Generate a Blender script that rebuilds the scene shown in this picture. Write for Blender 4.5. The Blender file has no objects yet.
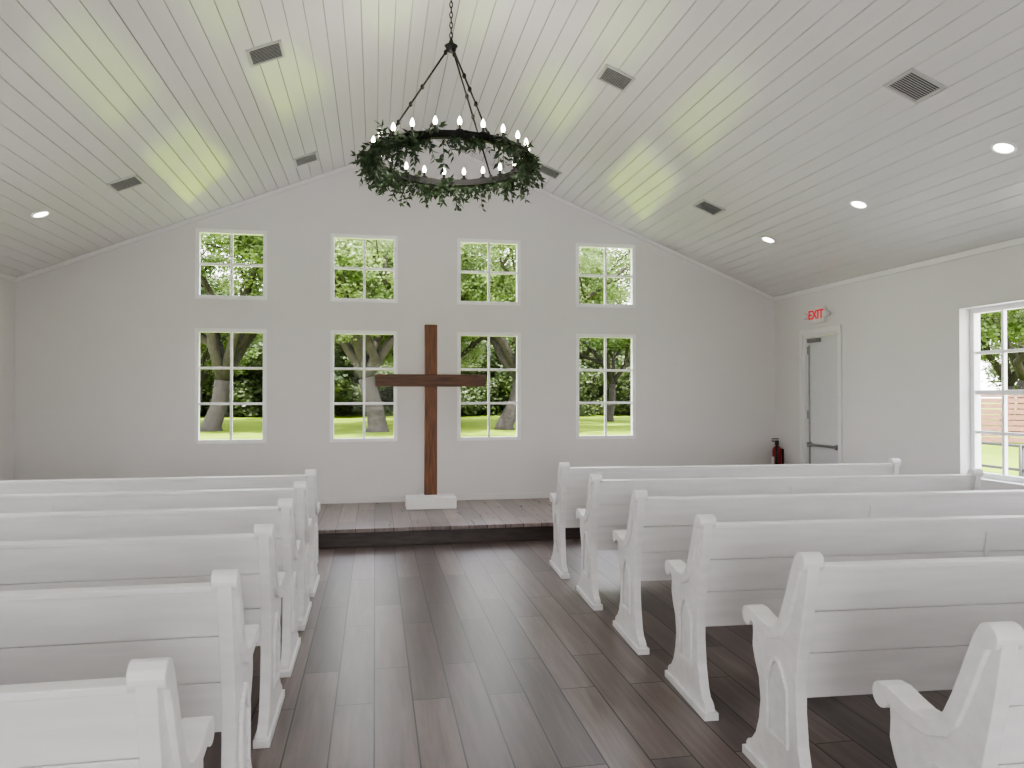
import bpy, bmesh, math, random
from mathutils import Vector, Matrix
random.seed(7)
scene=bpy.context.scene
scene.view_settings.view_transform='AgX'
try: scene.view_settings.look='AgX - Medium High Contrast'
except Exception: pass
scene.view_settings.exposure=0.22

# ---------------------------------------------------------------- constants
XL,XR=-3.94,5.26; XC=0.66; YF=9.1; YB=-3.6
ZE=2.78; ZR=4.64; SL=(ZR-ZE)/4.6; TH=math.atan(SL)
STEP=0.18; YP=7.36

# ---------------------------------------------------------------- materials
def nodes(name):
    m=bpy.data.materials.new(name); m.use_nodes=True
    nt=m.node_tree; return m,nt,nt.nodes['Principled BSDF']
def N(nt,t,**k):
    n=nt.nodes.new(t)
    for a,b in k.items(): setattr(n,a,b)
    return n
def ramp(nt,cols):
    r=N(nt,'ShaderNodeValToRGB'); e=r.color_ramp.elements
    while len(e)<len(cols): e.new(0.5)
    for i,(p,c) in enumerate(cols):
        e[i].position=p; e[i].color=(*c,1)
    return r
def simple(name,col,rough=0.5,metal=0.0,var=0.06,scale=8,bump=0.0,stretch=(1,1,1),spec=0.5):
    m,nt,b=nodes(name)
    tc=N(nt,'ShaderNodeTexCoord'); mp=N(nt,'ShaderNodeMapping'); mp.inputs['Scale'].default_value=stretch
    ns=N(nt,'ShaderNodeTexNoise'); ns.inputs['Scale'].default_value=scale; ns.inputs['Detail'].default_value=5
    r=ramp(nt,[(0.3,[c*(1-var) for c in col]),(0.7,[min(1,c*(1+var)) for c in col])])
    L=nt.links.new
    L(tc.outputs['Object'],mp.inputs['Vector']); L(mp.outputs[0],ns.inputs['Vector']); L(ns.outputs['Fac'],r.inputs[0]); L(r.outputs[0],b.inputs['Base Color'])
    b.inputs['Roughness'].default_value=rough; b.inputs['Metallic'].default_value=metal
    b.inputs['Specular IOR Level'].default_value=spec
    if bump:
        bp=N(nt,'ShaderNodeBump'); bp.inputs['Strength'].default_value=bump; bp.inputs['Distance'].default_value=0.01
        L(ns.outputs['Fac'],bp.inputs['Height']); L(bp.outputs[0],b.inputs['Normal'])
    return m
def emis(name,col,st):
    m,nt,b=nodes(name)
    b.inputs['Base Color'].default_value=(*col,1); b.inputs['Emission Color'].default_value=(*col,1); b.inputs['Emission Strength'].default_value=st
    return m
M_wall=simple('wall_paint',(0.755,0.74,0.735),0.5,var=0.01,scale=3,bump=0.0)
M_ceil=simple('ceiling_gloss_paint',(0.745,0.73,0.73),0.14,var=0.02,scale=2.2,bump=0.05,stretch=(3,0.25,3))
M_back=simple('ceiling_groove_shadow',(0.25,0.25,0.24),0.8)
M_trim=simple('trim_paint',(0.83,0.82,0.82),0.35,var=0.02)
M_pew=simple('pew_white_paint',(0.80,0.79,0.79),0.32,var=0.05,scale=3,bump=0.12,stretch=(1.0,6,8))
M_frame=simple('window_vinyl',(0.92,0.92,0.92),0.3,var=0.01)
M_cross=simple('cross_walnut_wood',(0.16,0.060,0.022),0.45,var=0.5,scale=5,bump=0.15,stretch=(8,8,0.8))
M_crossh=simple('cross_beam_wood',(0.100,0.040,0.018),0.45,var=0.5,scale=5,bump=0.15,stretch=(0.8,8,8))
M_black=simple('black_iron',(0.02,0.02,0.02),0.45,metal=0.6)
M_vent=simple('vent_metal',(0.50,0.50,0.49),0.5,metal=0.0)
M_dark=simple('dark_void',(0.10,0.10,0.10),0.8)
M_door=simple('door_paint',(0.72,0.72,0.73),0.4,var=0.02)
M_metal=simple('brushed_metal',(0.35,0.35,0.36),0.35,metal=0.9)
M_red=simple('extinguisher_red',(0.26,0.015,0.02),0.3)
M_sign=simple('sign_plastic',(0.8,0.8,0.78),0.4)
M_redtxt=emis('exit_letter_red',(0.75,0.03,0.05),0.4)
M_bulb=emis('bulb_glow',(1.0,0.90,0.74),18)
M_can=emis('downlight_glow',(1.0,0.97,0.9),10)
M_bark=simple('oak_bark',(0.035,0.030,0.024),0.9,var=0.4,scale=6,bump=0.4)
M_garl=simple('garland_leaf',(0.040,0.072,0.030),0.5,var=0.5,scale=25)
M_shed=simple('rust_boards',(0.20,0.10,0.07),0.8,var=0.3,scale=5,stretch=(1,1,6))
M_rail=simple('black_railing',(0.02,0.02,0.02),0.5)
M_conc=simple('bounce_concrete',(0.62,0.60,0.57),0.9,var=0.08,scale=2)  # pale concrete for the added bounce slabs and the railing strip
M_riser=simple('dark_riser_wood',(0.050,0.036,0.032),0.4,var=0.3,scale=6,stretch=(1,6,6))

def plank_mat(name,along_y,tint=1.0,r0=.27,r1=.38,lo=.68,hi=1.28):
    m,nt,b=nodes(name); L=nt.links.new
    tc=N(nt,'ShaderNodeTexCoord'); mp=N(nt,'ShaderNodeMapping')
    if along_y: mp.inputs['Rotation'].default_value=(0,0,math.radians(90))
    br=N(nt,'ShaderNodeTexBrick'); br.offset=0.37; br.offset_frequency=2
    br.inputs['Scale'].default_value=1.0; br.inputs['Brick Width'].default_value=1.22; br.inputs['Row Height'].default_value=0.185
    br.inputs['Mortar Size'].default_value=0.0035; br.inputs['Mortar Smooth'].default_value=0.2
    br.inputs['Color1'].default_value=(0,0,0,1); br.inputs['Color2'].default_value=(1,1,1,1); br.inputs['Mortar'].default_value=(0,0,0,1)
    L(tc.outputs['Object'],mp.inputs[0]); L(mp.outputs[0],br.inputs['Vector'])
    mp2=N(nt,'ShaderNodeMapping'); mp2.inputs['Scale'].default_value=(0.8,11,1); L(mp.outputs[0],mp2.inputs[0])
    add=N(nt,'ShaderNodeVectorMath',operation='MULTIPLY_ADD'); add.inputs[1].default_value=(7,7,7)
    L(br.outputs['Color'],add.inputs[0]); L(mp2.outputs[0],add.inputs[2])
    ns=N(nt,'ShaderNodeTexNoise'); ns.inputs['Scale'].default_value=2.0; ns.inputs['Detail'].default_value=8; ns.inputs['Roughness'].default_value=0.6; ns.inputs['Distortion'].default_value=0.5
    L(add.outputs[0],ns.inputs['Vector'])
    r=ramp(nt,[(0.25,(0.085*tint,0.068*tint,0.063*tint)),(0.5,(0.125*tint,0.102*tint,0.095*tint)),(0.8,(0.190*tint,0.158*tint,0.147*tint))])
    L(ns.outputs['Fac'],r.inputs[0])
    r2=ramp(nt,[(0,(lo,lo,lo)),(1,(hi,hi*.98,hi*.96))]); L(br.outputs['Color'],r2.inputs[0])
    mx=N(nt,'ShaderNodeMix',data_type='RGBA',blend_type='MULTIPLY'); mx.inputs['Factor'].default_value=1
    L(r.outputs[0],mx.inputs[6]); L(r2.outputs[0],mx.inputs[7])
    mx2=N(nt,'ShaderNodeMix',data_type='RGBA'); L(br.outputs['Fac'],mx2.inputs['Factor']); L(mx.outputs[2],mx2.inputs[6]); mx2.inputs[7].default_value=(0.012,0.010,0.009,1)
    L(mx2.outputs[2],b.inputs['Base Color'])
    rr=N(nt,'ShaderNodeMapRange'); rr.inputs['To Min'].default_value=r0; rr.inputs['To Max'].default_value=r1; L(ns.outputs['Fac'],rr.inputs['Value']); L(rr.outputs[0],b.inputs['Roughness'])
    sb=N(nt,'ShaderNodeMath',operation='MULTIPLY_ADD'); sb.inputs[1].default_value=-2.0; L(br.outputs['Fac'],sb.inputs[0])
    hs=N(nt,'ShaderNodeMath',operation='MULTIPLY'); hs.inputs[1].default_value=.35; L(ns.outputs['Fac'],hs.inputs[0]); L(hs.outputs[0],sb.inputs[2])
    bp=N(nt,'ShaderNodeBump'); bp.inputs['Strength'].default_value=0.15; bp.inputs['Distance'].default_value=0.003
    L(sb.outputs[0],bp.inputs['Height']); L(bp.outputs[0],b.inputs['Normal'])
    return m
M_floor=plank_mat('floor_planks',True,1.12); M_plat=plank_mat('platform_planks_lit',True,1.7,.24,.34)  # platform tint raised, the light falling there is put into its plank colour

def grass_mat():
    m,nt,b=nodes('grass'); L=nt.links.new
    tc=N(nt,'ShaderNodeTexCoord'); ns=N(nt,'ShaderNodeTexNoise'); ns.inputs['Scale'].default_value=0.35; ns.inputs['Detail'].default_value=8
    L(tc.outputs['Object'],ns.inputs['Vector'])
    r=ramp(nt,[(0.3,(0.095,0.155,0.014)),(0.7,(0.19,0.245,0.030))]); L(ns.outputs['Fac'],r.inputs[0]); L(r.outputs[0],b.inputs['Base Color'])
    b.inputs['Roughness'].default_value=0.9; b.inputs['Specular IOR Level'].default_value=0.05; return m
M_grass=grass_mat()
def leaf_mat(nm,k):
    m,nt,b=nodes(nm); L=nt.links.new
    oi=N(nt,'ShaderNodeObjectInfo'); ge=N(nt,'ShaderNodeNewGeometry')
    ad=N(nt,'ShaderNodeMath',operation='MULTIPLY_ADD'); ad.inputs[1].default_value=0.5
    L(oi.outputs['Random'],ad.inputs[0])
    hf=N(nt,'ShaderNodeMath',operation='MULTIPLY'); hf.inputs[1].default_value=0.5; L(ge.outputs['Random Per Island'],hf.inputs[0]); L(hf.outputs[0],ad.inputs[2])
    r=ramp(nt,[(0.0,(0.05*k,0.08*k,0.025*k)),(0.5,(0.14*k,0.20*k,0.065*k)),(1.0,(0.32*k,0.38*k,0.17*k))]); L(ad.outputs[0],r.inputs[0])
    L(r.outputs[0],b.inputs['Base Color']); b.inputs['Roughness'].default_value=0.45; b.inputs['Specular IOR Level'].default_value=0.5
    tr=N(nt,'ShaderNodeBsdfTranslucent'); L(r.outputs[0],tr.inputs['Color'])
    mx=N(nt,'ShaderNodeMixShader'); mx.inputs[0].default_value=0.4
    out=nt.nodes['Material Output']; L(b.outputs[0],mx.inputs[1]); L(tr.outputs[0],mx.inputs[2]); L(mx.outputs[0],out.inputs[0])
    return m
M_leaf=leaf_mat('oak_leaves',1.2); M_leafd=leaf_mat('shaded_leaves',.6)  # tree line leaves are a darkened copy, shade put into their colour
def glass_mat():
    m,nt,b=nodes('window_glass'); L=nt.links.new
    t=N(nt,'ShaderNodeBsdfTransparent'); g=N(nt,'ShaderNodeBsdfGlossy'); g.inputs['Roughness'].default_value=0.02
    mx=N(nt,'ShaderNodeMixShader'); mx.inputs[0].default_value=0.006
    L(t.outputs[0],mx.inputs[1]); L(g.outputs[0],mx.inputs[2]); L(mx.outputs[0],nt.nodes['Material Output'].inputs[0]); return m
M_glass=glass_mat()

# ---------------------------------------------------------------- mesh helpers
def box(bm,x0,x1,y0,y1,z0,z1,mat=0,M=None):
    vs=[Vector((x,y,z)) for x in (x0,x1) for y in (y0,y1) for z in (z0,z1)]
    if M: vs=[M@v for v in vs]
    v=[bm.verts.new(p) for p in vs]
    for f in ((0,1,3,2),(4,6,7,5),(0,4,5,1),(2,3,7,6),(0,2,6,4),(1,5,7,3)):
        bm.faces.new([v[i] for i in f]).material_index=mat
def prism(bm,pts,x0,x1,mat=0,axis='x'):
    f=(lambda a,b,t:(t,a,b)) if axis=='x' else (lambda a,b,t:(a,t,b))
    A=[bm.verts.new(f(a,b,x0)) for a,b in pts]; B=[bm.verts.new(f(a,b,x1)) for a,b in pts]
    bm.faces.new(A).material_index=mat; bm.faces.new(B[::-1]).material_index=mat
    n=len(pts)
    for i in range(n):
        j=(i+1)%n; bm.faces.new((A[j],A[i],B[i],B[j])).material_index=mat
def tube(bm,path,rad,seg=8,mat=0,cap=True):
    rings=[]; n=len(path)
    up=Vector((0.13,0.21,1)).normalized()
    for i,p in enumerate(path):
        p=Vector(p); a=Vector(path[max(i-1,0)]); b=Vector(path[min(i+1,n-1)]); d=(b-a).normalized()
        u=up if abs(d.dot(up))<0.95 else Vector((1,0,0))
        s=d.cross(u).normalized(); t=s.cross(d)
        r=rad[i] if isinstance(rad,(list,tuple)) else rad
        rings.append([bm.verts.new(p+(s*math.cos(k*2*math.pi/seg)+t*math.sin(k*2*math.pi/seg))*r) for k in range(seg)])
    for i in range(n-1):
        for k in range(seg):
            l=(k+1)%seg; f=bm.faces.new((rings[i][k],rings[i][l],rings[i+1][l],rings[i+1][k])); f.material_index=mat; f.smooth=True
    if cap:
        bm.faces.new(rings[0][::-1]).material_index=mat; bm.faces.new(rings[-1]).material_index=mat
def lathe(bm,prof,c,seg=16,mat=0,M=None):
    rings=[]
    for r,z in prof:
        ring=[]
        for k in range(seg):
            a=2*math.pi*k/seg; p=Vector((r*math.cos(a),r*math.sin(a),z))
            if M: p=M@p
            ring.append(bm.verts.new(p+Vector(c)))
        rings.append(ring)
    for i in range(len(prof)-1):
        for k in range(seg):
            l=(k+1)%seg; f=bm.faces.new((rings[i][k],rings[i][l],rings[i+1][l],rings[i+1][k])); f.material_index=mat; f.smooth=True
    bm.faces.new(rings[0][::-1]).material_index=mat; bm.faces.new(rings[-1]).material_index=mat
def obj(bm,name,mats,parent=None,bevel=0,loc=(0,0,0),rot=(0,0,0),recalc=True,seg=2):
    if recalc: bmesh.ops.recalc_face_normals(bm,faces=bm.faces)
    me=bpy.data.meshes.new(name); bm.to_mesh(me); bm.free()
    for m in mats: me.materials.append(m)
    o=bpy.data.objects.new(name,me); scene.collection.objects.link(o)
    o.location=loc; o.rotation_euler=rot
    if parent: o.parent=parent
    if bevel:
        b=o.modifiers.new('bevel','BEVEL'); b.width=bevel; b.segments=seg; b.limit_method='ANGLE'; b.angle_limit=math.radians(35)
    return o
def empty(name,loc=(0,0,0)):
    e=bpy.data.objects.new(name,None); e.location=loc; e.empty_display_size=0.1; scene.collection.objects.link(e); return e
def cut(o,boxes):
    bm=bmesh.new()
    for b in boxes: box(bm,*b)
    bmesh.ops.recalc_face_normals(bm,faces=bm.faces)
    me=bpy.data.meshes.new('c'); bm.to_mesh(me); bm.free(); c=bpy.data.objects.new('c',me); scene.collection.objects.link(c)
    md=o.modifiers.new('b','BOOLEAN'); md.operation='DIFFERENCE'; md.object=c; md.solver='EXACT'
    bpy.context.view_layer.update()
    dg=bpy.context.evaluated_depsgraph_get(); nm=bpy.data.meshes.new_from_object(o.evaluated_get(dg))
    o.modifiers.clear(); o.data=nm; bpy.data.objects.remove(c)

# ---------------------------------------------------------------- shell
WT=0.16
winX=[-1.655,-0.13,1.395,2.91]; WW=0.80
UP=(2.595,3.415); LO=(0.91,2.255)
bm=bmesh.new()
prism(bm,[(XL-WT,-0.3),(XR+WT,-0.3),(XR+WT,ZE+0.03-SL*WT),(XC,ZR+0.03),(XL-WT,ZE+0.03-SL*WT)],YF,YF+WT,axis='y')
wf=obj(bm,'wall_front',[M_wall])
cut(wf,[(x-WW/2,x+WW/2,YF-0.1,YF+WT+0.1,z0,z1) for x in winX for z0,z1 in (UP,LO)])
bm=bmesh.new()
prism(bm,[(XL-WT,-0.3),(XR+WT,-0.3),(XR+WT,ZE+0.03-SL*WT),(XC,ZR+0.03),(XL-WT,ZE+0.03-SL*WT)],YB-WT,YB,axis='y')
wb=obj(bm,'wall_back',[M_wall])
cut(wb,[(XC-1.3,XC+1.3,YB-WT-0.1,YB+0.1,0.0,2.4)])  # wide opening added behind the camera to let fill light in
SW=0.20
RW=[(4.93,5.91),(2.6,3.58),(0.3,1.28),(-2.0,-1.02)]; RZ=(0.74,2.27)
DY=(7.70,8.42); DZ=(STEP,2.22)
bm=bmesh.new(); box(bm,XR,XR+SW,YB,YF,-0.3,ZE+0.02); wr=obj(bm,'wall_right',[M_wall])
cut(wr,[(XR-0.1,XR+SW+0.1,a,b,*RZ) for a,b in RW]+[(XR-0.1,XR+SW+0.1,*DY,*DZ)])
bm=bmesh.new(); box(bm,XL-SW,XL,YB,YF,-0.3,ZE+0.02); wl=obj(bm,'wall_left',[M_wall])
cut(wl,[(XL-SW-0.1,XL+0.1,a,b,*RZ) for a,b in RW])
bm=bmesh.new(); box(bm,XL,XR,YB,YF,-0.3,0); obj(bm,'floor',[M_floor])
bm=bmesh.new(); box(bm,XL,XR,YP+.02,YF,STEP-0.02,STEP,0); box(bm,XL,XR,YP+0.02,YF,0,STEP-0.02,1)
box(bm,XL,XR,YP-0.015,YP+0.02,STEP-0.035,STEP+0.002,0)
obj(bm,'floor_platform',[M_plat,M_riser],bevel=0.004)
# ceiling boards
bm=bmesh.new(); D=4.6/math.cos(TH); nb=36; w=D/nb
for s in (-1,1):
    d=Vector((s*math.cos(TH),0,-math.sin(TH))); n=Vector((s*math.sin(TH),0,math.cos(TH))); o0=Vector((XC,0,ZR))
    def P(a,h,y): return o0+d*a+n*h+Vector((0,y,0))
    for i in range(nb):
        a=i*w; b=a+w; e1=random.uniform(-.0020,.0020); e2=random.uniform(-.0020,.0020)
        prof=[(a+.001,.008),(a+.0015,.004),(a+.0045,e1),(b-.0045,e2),(b-.0015,.004),(b-.001,.008)]
        A=[bm.verts.new(P(p,h,YB)) for p,h in prof]; B=[bm.verts.new(P(p,h,YF)) for p,h in prof]
        for k in range(5): bm.faces.new((A[k],A[k+1],B[k+1],B[k]))
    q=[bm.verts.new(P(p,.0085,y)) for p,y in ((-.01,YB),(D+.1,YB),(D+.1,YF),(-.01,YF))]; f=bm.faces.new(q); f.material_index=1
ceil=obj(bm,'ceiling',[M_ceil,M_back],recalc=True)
bm=bmesh.new()
for s in (-1,1):
    o0=Vector((XC,0,ZR)); d=Vector((s*math.cos(TH),0,-math.sin(TH))); n=Vector((s*math.sin(TH),0,math.cos(TH)))
    pts=[o0+n*.03-d*0.02,o0+n*.03+d*(D+.35),o0+n*.2+d*(D+.35),o0+n*.2-d*0.08]
    prism(bm,[(p.x,p.z) for p in pts],YB-.3,YF+.2,axis='y')
obj(bm,'roof',[M_trim])
for s,nm in ((-1,'trim_1'),(1,'trim_2')):
    bm=bmesh.new(); d=Vector((s*math.cos(TH),0,-math.sin(TH))); n=Vector((s*math.sin(TH),0,math.cos(TH))); o0=Vector((XC,0,ZR))
    pts=[o0-n*.0,o0+d*D,o0+d*D-n*.045,o0-n*.045-d*0.0]
    prism(bm,[(p.x,p.z) for p in pts],YF-.02,YF,axis='y'); obj(bm,nm,[M_trim])
bm=bmesh.new(); box(bm,XR-.02,XR,YB,YF-.02,ZE-.05,ZE+.005); obj(bm,'trim_3',[M_trim],bevel=.004)
bm=bmesh.new(); box(bm,XL,XL+.02,YB,YF-.02,ZE-.05,ZE+.005); obj(bm,'trim_4',[M_trim],bevel=.004)
bm=bmesh.new(); box(bm,XL+.015,XR-.015,YF-.015,YF,STEP,STEP+.07); obj(bm,'baseboard_front',[M_wall],bevel=.003)
bm=bmesh.new(); box(bm,XR-.015,XR,YB,YP-.02,0,.09); box(bm,XR-.015,XR,YP+.03,DY[0]-.07,STEP,STEP+.09); box(bm,XR-.015,XR,DY[1]+.07,YF,STEP,STEP+.09); obj(bm,'baseboard_right',[M_trim],bevel=.003)
bm=bmesh.new(); box(bm,XL,XL+.015,YB,YP-.02,0,.09); box(bm,XL,XL+.015,YP+.03,YF,STEP,STEP+.09); obj(bm,'baseboard_left',[M_trim],bevel=.003)

wn=0
def window(w,h,cols,rows,loc,rotz,midrail=False):
    global wn; wn+=1
    e=empty('window_%d'%wn,loc); e.rotation_euler=(0,0,rotz)
    bm=bmesh.new(); F=0.045
    box(bm,-w/2,-w/2+F,0,.07,0,h); box(bm,w/2-F,w/2,0,.07,0,h); box(bm,-w/2+F,w/2-F,0,.07,0,F); box(bm,-w/2+F,w/2-F,0,.07,h-F,h)
    iw=w-2*F; ih=h-2*F
    for c in range(1,cols):
        x=-iw/2+iw*c/cols; box(bm,x-.014,x+.014,.015,.05,F,h-F)
    for r in range(1,rows):
        z=F+ih*r/rows; t=.022 if (midrail and r*2==rows) else .014
        box(bm,-w/2+F,w/2-F,.013,.052,z-t,z+t)
    obj(bm,'window_%d_frame'%wn,[M_frame],parent=e,bevel=.003)
    bm=bmesh.new(); v=[bm.verts.new(p) for p in ((-w/2+F,.034,F),(w/2-F,.034,F),(w/2-F,.034,h-F),(-w/2+F,.034,h-F))]; bm.faces.new(v)
    obj(bm,'window_%d_glass'%wn,[M_glass],parent=e)
for x in winX:
    window(WW,UP[1]-UP[0],2,2,(x,YF-.004,UP[0]),0)
    window(WW,LO[1]-LO[0],2,3,(x,YF-.004,LO[0]),0)
for a,b in RW:
    window(b-a,RZ[1]-RZ[0],3,4,(XR+.11,(a+b)/2,RZ[0]),-math.pi/2,True)
    window(b-a,RZ[1]-RZ[0],3,4,(XL-.11,(a+b)/2,RZ[0]),math.pi/2,True)

dr=empty('door_1',(XR,(DY[0]+DY[1])/2,STEP)); hw=(DY[1]-DY[0])/2; hh=DZ[1]-DZ[0]
bm=bmesh.new()
box(bm,-.02,.0,-hw-.06,-hw,0,hh+.06); box(bm,-.02,.0,hw,hw+.06,0,hh+.06); box(bm,-.02,.0,-hw,hw,hh,hh+.06)
box(bm,0,SW,-hw,-hw+.025,0,hh); box(bm,0,SW,hw-.025,hw,0,hh); box(bm,0,SW,-hw+.025,hw-.025,hh-.025,hh)
obj(bm,'door_casing',[M_trim],parent=dr,bevel=.004)
bm=bmesh.new(); box(bm,.05,.09,-hw+.03,hw-.03,.012,hh-.03,0)
obj(bm,'door_slab',[M_door],parent=dr,bevel=.004)
bm=bmesh.new(); box(bm,.01,.048,-hw+.07,hw-.07,.67,.70,0); box(bm,.005,.05,-hw+.06,-hw+.10,.655,.715); box(bm,.005,.05,hw-.10,hw-.06,.655,.715)
box(bm,.01,.05,hw-.30,hw-.06,hh-.10,hh-.05)
for z in (.2,1.0,1.8): box(bm,.03,.052,hw-.05,hw-.025,z,z+.1)
box(bm,.035,.05,hw-.07,hw-.05,.05,hh-.13)
obj(bm,'push_bar_and_closer',[M_metal],parent=dr,bevel=.004)

es=empty('exit_sign',(XR,8.08,2.44))
bm=bmesh.new(); box(bm,-.045,0,-.16,.16,-.10,.10); obj(bm,'sign_case',[M_sign],parent=es,bevel=.01)
bm=bmesh.new()
for s in (-1,1):
    box(bm,-.03,0,.16 if s>0 else -.20,.20 if s>0 else -.16,-.03,.03)
    Mx=Matrix.Rotation(-math.pi/2,4,'Y'); lathe(bm,[(.02,0),(.04,.03),(.04,.06),(.03,.065)],(-.01,s*.22,0.0),M=Mx)
obj(bm,'emergency_lamp_heads',[M_sign],parent=es)
cu=bpy.data.curves.new('t','FONT'); cu.body='EXIT'; cu.size=.150; cu.extrude=.003; cu.offset=.002; cu.align_x='CENTER'; cu.align_y='CENTER'
to=bpy.data.objects.new('t',cu); scene.collection.objects.link(to); bpy.context.view_layer.update()
me=bpy.data.meshes.new_from_object(to.evaluated_get(bpy.context.evaluated_depsgraph_get())); bpy.data.objects.remove(to)
me.materials.clear(); me.materials.append(M_redtxt)
t=bpy.data.objects.new('exit_letters',me); scene.collection.objects.link(t); t.parent=es; t.location=(-.048,0,0); t.rotation_euler=(math.pi/2,0,-math.pi/2)

fe=empty('fire_extinguisher',(XR-.085,8.90,.47))
bm=bmesh.new(); lathe(bm,[(.055,0),(.06,.01),(.06,.27),(.05,.31),(.025,.335),(.02,.35)],(0,0,0),20,0)
box(bm,.055,.085,-.02,.02,.05,.3,1)
lathe(bm,[(.02,.35),(.025,.36),(.025,.39),(.015,.40)],(0,0,0),12,1); box(bm,-.07,.02,-.01,.01,.395,.41,1); box(bm,-.07,.02,-.01,.01,.425,.437,1)
tube(bm,[(0,0,.375),(-.03,-.05,.37),(-.05,-.07,.3),(-.045,-.068,.15),(-.045,-.068,.06)],.014,8,1)
box(bm,-.061,-.055,-.03,.03,.1,.2,2)
obj(bm,'extinguisher_body',[M_red,M_black,M_sign],parent=fe)

cr=empty('wooden_cross',(.635,8.60,STEP))
bm=bmesh.new(); box(bm,-.072,.072,-.05,.05,.10,2.11); obj(bm,'cross_post',[M_cross],parent=cr,bevel=.006)
bm=bmesh.new(); box(bm,-.635,.635,-.075,.03,1.395,1.535); obj(bm,'cross_beam',[M_crossh],parent=cr,bevel=.006)
bm=bmesh.new(); box(bm,-.285,.285,-.16,.16,0,.13); box(bm,-.12,.12,-.10,.10,.13,.15); obj(bm,'cross_base',[M_trim],parent=cr,bevel=.008)

# ---------------------------------------------------------------- pews
PL=3.0
def rail_poly():
    path=[(.035,.905),(.060,.880),(.085,.825),(.110,.765),(.140,.700),(.172,.640),(.210,.600),(.260,.580),(.320,.578),(.380,.590),(.430,.603),(.455,.600)]
    t=.024; L=[];R=[]
    for i,p in enumerate(path):
        a=path[max(i-1,0)]; b=path[min(i+1,len(path)-1)]; dx,dz=b[0]-a[0],b[1]-a[1]; l=math.hypot(dx,dz); nx,nz=-dz/l,dx/l
        L.append((p[0]+nx*t,p[1]+nz*t)); R.append((p[0]-nx*t,p[1]-nz*t))
    def cap(c,r,a0,a1,n=10): return [(c[0]+r*math.cos(math.radians(a0+(a1-a0)*i/n)),c[1]+r*math.sin(math.radians(a0+(a1-a0)*i/n))) for i in range(n+1)]
    endc=cap((.462,.588),.038,100,-150,14)
    topc=cap((.036,.900),.034,-130,-335,12)
    return L[1:-1]+endc+R[1:-1][::-1]+topc
panel=[(.030,.900),(.004,.890),(.020,.800),(.050,.660),(.078,.540),(.092,.450),(.094,.340),(.080,.220),(.052,.120),(.030,.085),(.000,.070),(-.012,.055),(-.012,0),
 (.500,0),(.500,.055),(.485,.072),(.450,.090),(.415,.130),(.385,.200),(.372,.280),(.385,.360),(.420,.420),(.440,.470),(.436,.530),(.440,.570),(.420,.595),(.330,.585),(.250,.585),(.195,.615),(.150,.690),(.105,.790),(.070,.870)]
def build_pew():
    bm=bmesh.new()
    for side in (0,1):
        x0=0.016 if side==0 else PL-.061; x1=x0+.045
        prism(bm,panel,x0,x1)
        xr0=0.0 if side==0 else PL-.078; prism(bm,rail_poly(),xr0,xr0+.078)
        xf=x0-.012; box(bm,xf,x1+.012,-.03,.515,0,.035)
        fx0,fx1=(x0-.014,x0) if side==0 else (x1,x1+.014)
        out=[];inn=[]
        cx=.225
        for k in range(-8,9):
            a=k/8; ww=.085
            z=.40+.10*(1-abs(a)**1.6); out.append((cx+a*ww,z)); inn.append((cx+a*(ww-.018),z-.018))
        out=[(cx-.085,.20)]+out+[(cx+.085,.20)]; inn=[(cx-.067,.20)]+inn+[(cx+.067,.20)]
        for i in range(len(out)-1):
            q=[out[i],out[i+1],inn[i+1],inn[i]]
            prism(bm,q,fx0,fx1)
        box(bm,fx0,fx1,cx-.085,cx+.085,.183,.20)
    a=Vector((.110,.395)); b=Vector((.030,.872)); d=(b-a).normalized(); n=Vector((-d.y,d.x))
    if n.x>0: n=-n
    ln=(b-a).length
    def bd(s0,s1,t0,t1,x0=.06,x1=PL-.06):
        pts=[a+d*s0+n*t0,a+d*s1+n*t0,a+d*s1+n*t1,a+d*s0+n*t1]
        prism(bm,[(p.x,p.y) for p in pts],x0,x1)
    bs=[0,.165,.325,ln-.004]
    for i in range(3): bd(bs[i]+.0015,bs[i+1]-.0015,-.022,0)
    bd(ln-.004,ln+.016,-.030,.008)
    bd(.0,.42,-.045,-.022,.064,.09); bd(.0,.42,-.045,-.022,PL-.09,PL-.064)
    bd(.0,.43,-.0,.006,PL/2-.015,PL/2+.015)
    prism(bm,[(.11,.405),(.44,.425),(.465,.42),(.465,.40),(.44,.398),(.11,.385)],.06,PL-.06)
    box(bm,.06,PL-.06,.40,.422,.34,.400)
    for cx in (PL/2,):
        prism(bm,[(.10,.0),(.46,.0),(.44,.06),(.36,.16),(.40,.38),(.12,.38),(.15,.16),(.11,.06)],cx-.02,cx+.02)
    bmesh.ops.recalc_face_normals(bm,faces=bm.faces)
    me=bpy.data.meshes.new('church_pew'); bm.to_mesh(me); bm.free(); me.materials.append(M_pew); return me
pm=build_pew()
def pew(x,y,rz):
    o=bpy.data.objects.new('church_pew',pm); scene.collection.objects.link(o); o.location=(x,y,0); o.rotation_euler=(0,0,rz)
    b=o.modifiers.new('bevel','BEVEL'); b.width=.006; b.segments=2; b.limit_method='ANGLE'; b.angle_limit=math.radians(50)
for i,(y) in enumerate([1.55,2.37,3.21,4.08,4.96,5.84]): pew(1.48,y,math.radians(-3))
for i,y in enumerate([1.66,2.47,3.31,4.10,4.88,5.66]): pew(-.43-PL,y,0)

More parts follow.
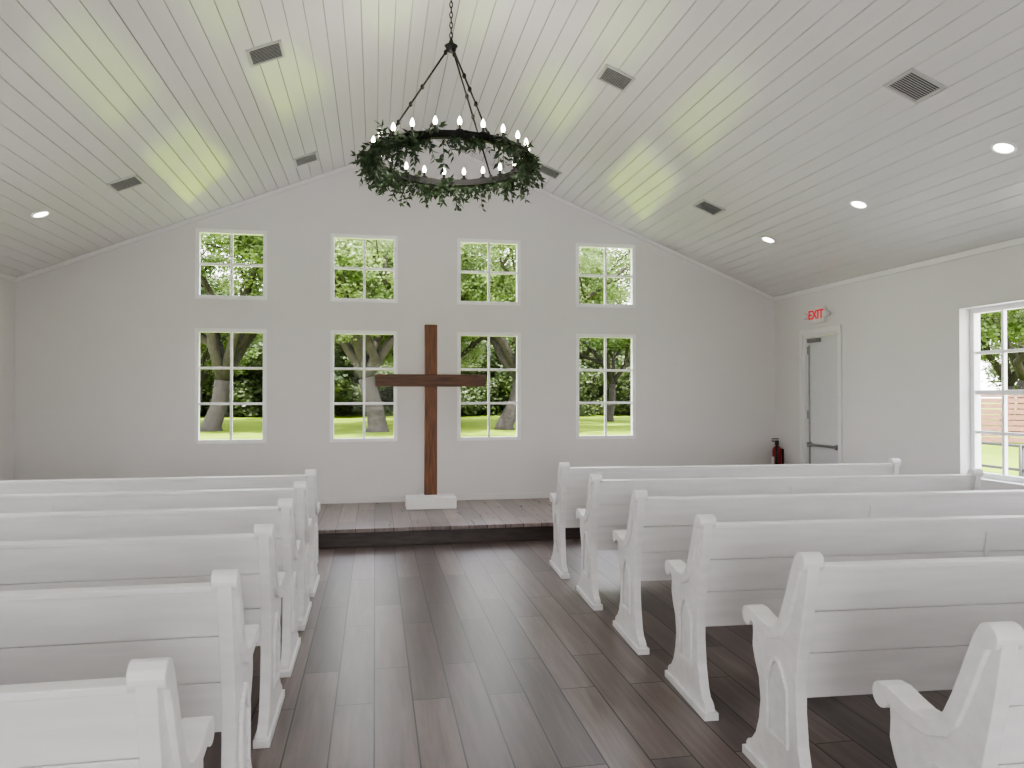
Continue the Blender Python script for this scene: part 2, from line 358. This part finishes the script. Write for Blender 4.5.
# ---------------------------------------------------------------- ceiling fixtures
def onceil(x): return ZR-SL*abs(x-XC)
def tilt(x): return TH if x>XC else -TH
vm=None
for x,y in [(-.81,5.75),(-.75,8.37),(-2.28,7.39),(1.96,5.85),(2.0,8.41),(3.51,7.38),(3.46,4.25),(-2.28,4.25)]:
    if vm is None:
        bm=bmesh.new(); S=.135
        for q in ((-S,-S+.022,-S,S),(S-.022,S,-S,S),(-S+.022,S-.022,-S,-S+.022),(-S+.022,S-.022,S-.022,S)): box(bm,*q,-.012,.0,0)
        box(bm,-S+.02,S-.02,-S+.02,S-.02,-.003,0,1)
        k=11
        for i in range(k):
            yy=-S+.03+(2*S-.06)*i/(k-1); Mx=Matrix.Translation((0,yy,-.007))@Matrix.Rotation(math.radians(25),4,'X')
            box(bm,-S+.022,S-.022,-.007,.007,-.0012,.0012,0,Mx)
        o=obj(bm,'ceiling_vent',[M_vent,M_dark]); vm=o.data
    else:
        o=bpy.data.objects.new('ceiling_vent',vm); scene.collection.objects.link(o)
    o.location=(x,y,onceil(x)); o.rotation_euler=(0,tilt(x),0)
lm=None
for x,y in [(4.25,4.37),(4.25,5.92),(4.25,7.47),(-3.03,7.47),(-3.03,5.92),(-3.03,4.37),(4.25,2.8),(-3.03,2.8)]:
    if lm is None:
        bm=bmesh.new()
        seg=28
        prof=[(.082,0),(.082,-.006),(.066,-.009),(.060,-.004)]
        rings=[[bm.verts.new((r*math.cos(2*math.pi*k/seg),r*math.sin(2*math.pi*k/seg),z)) for k in range(seg)] for r,z in prof]
        for i in range(3):
            for k in range(seg): bm.faces.new((rings[i][k],rings[i][(k+1)%seg],rings[i+1][(k+1)%seg],rings[i+1][k]))
        f=bm.faces.new(rings[-1]); f.material_index=1
        o=obj(bm,'recessed_downlight',[M_trim,M_can]); lm=o.data
    else:
        o=bpy.data.objects.new('recessed_downlight',lm); scene.collection.objects.link(o)
    o.location=(x,y,onceil(x)); o.rotation_euler=(0,tilt(x),0)
    l=bpy.data.lights.new('downlight_lamp','SPOT'); l.energy=22; l.spot_size=math.radians(120); l.spot_blend=.9; l.shadow_soft_size=.05; l.color=(1,.95,.94)
    lo=bpy.data.objects.new('downlight_lamp',l); scene.collection.objects.link(lo); lo.parent=o; lo.location=(0,0,-.03)

# ---------------------------------------------------------------- chandelier
CX,CY,CZ,R=.545,5.4,3.20,.565; AP=4.05
ch=empty('chandelier',(CX,CY,CZ))
bm=bmesh.new(); seg=72
prof=[(R-.02,-.024),(R+.02,-.024),(R+.02,.024),(R-.02,.024)]
rings=[[bm.verts.new((r*math.cos(2*math.pi*k/seg),r*math.sin(2*math.pi*k/seg),z)) for r,z in prof] for k in range(seg)]
for k in range(seg):
    for j in range(4): bm.faces.new((rings[k][j],rings[k][(j+1)%4],rings[(k+1)%seg][(j+1)%4],rings[(k+1)%seg][j]))
H=AP-CZ
for ang in (290,168,50):
    a=math.radians(ang); p=Vector((R*math.cos(a),R*math.sin(a),.03)); q=Vector((.03*math.cos(a),.03*math.sin(a),H-.03))
    tube(bm,[p,p.lerp(q,.5)],.007); tube(bm,[p.lerp(q,.5),q],.007)
    for t in (.0,.33,.5,.66,.98):
        c=p.lerp(q,t); lathe(bm,[(.004,-.02),(.014,-.01),(.014,.01),(.004,.02)],c,10)
lathe(bm,[(.01,-.05),(.035,-.035),(.04,-.01),(.05,0),(.02,.02),(.01,.05)],(0,0,H),16)
top=onceil(CX)-CZ
z=H+.04; i=0
while z<top-.06:
    rr=[]
    for k in range(12):
        a=2*math.pi*k/12; x=.011*math.cos(a); zz=.024*math.sin(a)
        rr.append((x,0,z+zz) if i%2 else (0,x,z+zz))
    rr.append(rr[0]); tube(bm,rr,.0042,6,cap=False); z+=.038; i+=1
lathe(bm,[(.012,-.06),(.02,-.045),(.065,-.02),(.07,0.02)],(0,0,top),20)
obj(bm,'chandelier_frame',[M_black],parent=ch)
bm=bmesh.new(); bb=bmesh.new(); NB=22
for k in range(NB):
    a=2*math.pi*(k+.5)/NB; c=(R*math.cos(a),R*math.sin(a),0)
    lathe(bm,[(.008,.022),(.024,.026),(.026,.033),(.011,.037),(.010,.065),(.009,.067)],c,12)
    lathe(bb,[(.008,.066),(.014,.080),(.015,.092),(.010,.108),(.002,.124)],c,12)
obj(bm,'candle_sockets',[M_black],parent=ch); obj(bb,'candle_bulbs',[M_bulb],parent=ch)
bm=bmesh.new()
def leaf(bm,p,d,l,w):
    d=d.normalized(); s=d.cross(Vector((random.uniform(-1,1),random.uniform(-1,1),random.uniform(-.3,1)))).normalized(); n=d.cross(s)
    pts=[p,p+d*l*.35+s*w+n*w*.3,p+d*l,p+d*l*.35-s*w+n*w*.3]; v=[bm.verts.new(q) for q in pts]; bm.faces.new((v[0],v[1],v[2])); bm.faces.new((v[0],v[2],v[3]))
for k in range(360):
    a=random.uniform(0,2*math.pi)
    dens=.40+.60*math.cos(a)**4
    if math.cos(a)<-.4 or (math.sin(a)>.7 and abs(math.cos(a)-.25)<.45): dens=max(dens,.85)
    if random.random()>dens: continue
    p=Vector((R*math.cos(a),R*math.sin(a),random.uniform(-.03,.03)))
    tang=Vector((-math.sin(a),math.cos(a),0)); rad=Vector((math.cos(a),math.sin(a),0))
    d=(tang*random.uniform(-1,1)+rad*random.uniform(-.3,.6)+Vector((0,0,random.uniform(-.7,.25)))).normalized()
    L=random.uniform(.08,.21); path=[p]; n=6
    for j in range(n):
        d=(d+Vector((0,0,-.12))).normalized(); path.append(path[-1]+d*L/n)
    tube(bm,path,.002,4,mat=0)
    for j in range(1,n+1):
        for s in (-1,1):
            side=d.cross(Vector((random.uniform(-1,1),random.uniform(-1,1),random.uniform(-1,1)))).normalized()
            leaf(bm,path[j],d*.8+side,random.uniform(.042,.066),random.uniform(.008,.013))
obj(bm,'leaf_garland',[M_garl],parent=ch,recalc=False)
pl=bpy.data.lights.new('chandelier_glow','POINT'); pl.energy=24; pl.color=(1,.93,.85); pl.shadow_soft_size=.3
po=bpy.data.objects.new('chandelier_glow',pl); scene.collection.objects.link(po); po.parent=ch; po.location=(0,0,.3)

# ---------------------------------------------------------------- outdoors
GZ=-.3
bm=bmesh.new(); v=[bm.verts.new(p) for p in ((-150,-60,GZ),(150,-60,GZ),(150,200,GZ),(-150,200,GZ))]; bm.faces.new(v); obj(bm,'ground_lawn',[M_grass])
bm=bmesh.new(); box(bm,-14,16,-22,YB-WT-.02,GZ-.05,GZ+.03); box(bm,-14,XL-SW-.02,YB-WT-.02,7.5,GZ-.05,GZ+.03); box(bm,XR+SW+.02,XR+SW+3.2,YB-WT-.02,12,GZ-.05,GZ+.03)  # rear and left slabs added out of view to bounce neutral light indoors
obj(bm,'concrete_bounce_apron',[M_conc])
def clump_mesh(n,ls,mat):
    bm=bmesh.new(); subs=[(Vector((random.gauss(0,.45),random.gauss(0,.45),random.gauss(0,.3))),random.uniform(.3,.5)) for _ in range(9)]
    for _ in range(n):
        c,r=random.choice(subs); d=Vector((random.gauss(0,1),random.gauss(0,1),random.gauss(0,1))).normalized()
        p=c+d*r*random.random()**.5; q=Vector((random.gauss(0,1),random.gauss(0,1),random.gauss(0,1))).normalized()
        s=d.cross(q).normalized()*ls*.5; t=q*ls
        vv=[bm.verts.new(w) for w in (p,p+s+t*.5,p+t,p-s+t*.5)]; bm.faces.new(vv)
    me=bpy.data.meshes.new('foliage'); bm.to_mesh(me); bm.free(); me.materials.append(mat); return me
CM=[clump_mesh(1000,.095,M_leaf) for _ in range(3)]
CB=[clump_mesh(4500,.075,M_leafd) for _ in range(2)]
def clump(parent,p,s,ms=CM):
    o=bpy.data.objects.new('foliage',random.choice(ms)); scene.collection.objects.link(o); o.parent=parent; o.location=p
    o.rotation_euler=(0,0,random.uniform(0,6.28)); o.scale=(s*random.uniform(.9,1.3),s*random.uniform(.9,1.3),s*random.uniform(.6,.85))
def tree(x,y,h,r,lean=0.0,nl=5,seed=1,dens=.64):
    random.seed(seed); e=empty('live_oak_tree',(x,y,GZ)); bm=bmesh.new()
    fork=h*.2; tp=Vector((lean,0,fork))
    tube(bm,[(0,0,-.1),(0.03,0,.3),tp*.5+Vector((.1,0,0)),tp],[r*1.5,r*1.1,r*.95,r*.9],10)
    ends=[]
    for i in range(nl):
        a=2*math.pi*(i+random.uniform(-.3,.3))/nl; out=h*random.uniform(.3,.55); up=h*random.uniform(.3,.65)
        path=[tp]; rad=[r*.65]; m=6
        for j in range(1,m+1):
            f=j/m; path.append(tp+Vector((math.cos(a)*out*f+random.gauss(0,.2),math.sin(a)*out*f+random.gauss(0,.2),up*(f**.8)+random.gauss(0,.12)))); rad.append(r*.65*(1-.8*f))
        tube(bm,path,rad,8)
        for j in (2,3,4,5,6):
            ends.append(path[j])
            for q in range(2):
                b=path[j]+Vector((random.gauss(0,1.1),random.gauss(0,1.1),random.uniform(.2,2.0))); tube(bm,[path[j],path[j].lerp(b,.5)+Vector((random.gauss(0,.15),0,.1)),b],[rad[j]*.5,rad[j]*.3,.03],6); ends.append(b)
    obj(bm,'trunk_and_limbs',[M_bark],parent=e)
    for p in ends:
        if p.z<h*.3: continue
        if random.random()<dens:
            clump(e,p+Vector((random.gauss(0,.4),random.gauss(0,.4),random.uniform(0,.9))),random.uniform(1.1,1.9))
    return e
tree(-7.6,37,12,.40,.5,6,11); tree(.1,35,12.5,.42,-.5,6,12); tree(6.3,36,12,.38,.8,6,13); tree(4.3,44,11,.30,-.5,5,19)
tree(2.2,46,11,.22,.4,5,29,.6); tree(-10.5,46,11,.25,.3,5,30,.6)
tree(14.6,45,12,.22,.2,6,14,.5); tree(-15,42,12,.45,.3,6,15); tree(22,36,12,.3,.2,6,16); tree(29,29,12,.3,.2,6,17); tree(36,37,11,.3,.2,6,18)
random.seed(5)
tl=empty('tree_line',(0,0,GZ))
for i in range(300):
    hgt=(.8,1.2,2.6,3.4,4.6,6.2)[i%6]
    clump(tl,(-48+92*((i*0.6180339)%1),random.uniform(58,68),hgt+random.uniform(-.5,.5)),random.uniform(2.8,3.8),CB)
tl2=empty('tree_line',(0,0,GZ))
for i in range(70):
    hgt=(.8,1.2,2.6,3.4,4.6,6.2)[i%6]
    clump(tl2,(random.uniform(53,60),22+32*((i*0.6180339)%1),hgt+random.uniform(-.5,.5)),random.uniform(2.8,3.8),CB)
bm=bmesh.new()
for i in range(9): box(bm,-3.2,3.2,-.02,.02,.05+i*.2,.05+i*.2+.165,0)
for x in (-3.2,-1.1,1.1,3.2): box(bm,x-.06,x+.06,.02,.12,0,1.9,0)
obj(bm,'board_fence',[M_shed],loc=(23.0,22.0,GZ),rot=(0,0,math.radians(-40)))
bm=bmesh.new()
for z in (.42,.74,1.06): tube(bm,[(0,-5,z),(0,6,z)],.02)
for y in (-5,-3,-1,1,3,5,6): tube(bm,[(0,y,-.0),(0,y,1.08)],.03)
obj(bm,'porch_railing',[M_rail],loc=(8.5,5.5,GZ+.03))

# ---------------------------------------------------------------- lights
w=bpy.data.worlds.new('World'); scene.world=w; w.use_nodes=True; nt=w.node_tree
bg=nt.nodes['Background']; tc=N(nt,'ShaderNodeTexCoord'); sp=N(nt,'ShaderNodeSeparateXYZ'); r=ramp(nt,[(0.0,(1.0,.97,.96)),(0.35,(.93,.93,1.0)),(1.0,(.72,.79,1.0))])
nt.links.new(tc.outputs['Generated'],sp.inputs[0]); nt.links.new(sp.outputs['Z'],r.inputs[0]); nt.links.new(r.outputs[0],bg.inputs[0]); bg.inputs[1].default_value=8.0
s=bpy.data.lights.new('sun','SUN'); s.energy=18; s.angle=math.radians(.8); s.color=(1,.95,.85)
so=bpy.data.objects.new('sun',s); scene.collection.objects.link(so); so.location=(0,0,20)
sd=Vector((-.35,-.30,1)).normalized(); so.rotation_euler=sd.to_track_quat('Z','Y').to_euler()
def portal(loc,dirv,sx,sy):
    l=bpy.data.lights.new('window_portal','AREA'); l.shape='RECTANGLE'; l.size=sx; l.size_y=sy; l.energy=1
    l.cycles.is_portal=True
    o=bpy.data.objects.new('window_portal',l); scene.collection.objects.link(o); o.location=loc; o.rotation_euler=Vector(dirv).to_track_quat('-Z','Z').to_euler()
for x in winX:
    portal((x,YF+WT,(UP[0]+UP[1])/2),(0,-1,0),WW,.78); portal((x,YF+WT,(LO[0]+LO[1])/2),(0,-1,0),WW,1.3)
for a,b in RW:
    portal((XR+SW,(a+b)/2,1.5),(-1,0,0),.98,1.53); portal((XL-SW,(a+b)/2,1.5),(1,0,0),.98,1.53)
portal((XC,YB-WT,1.2),(0,1,0),2.6,2.4)  # portal for the added rear opening

# ---------------------------------------------------------------- camera
c=bpy.data.cameras.new('camera'); c.lens=740/1024*36; c.sensor_width=36; c.clip_end=500
co=bpy.data.objects.new('camera',c); scene.collection.objects.link(co); co.location=(0,0,1.5)
co.rotation_euler=(math.radians(90.70),0,math.radians(-10.49)); scene.camera=co
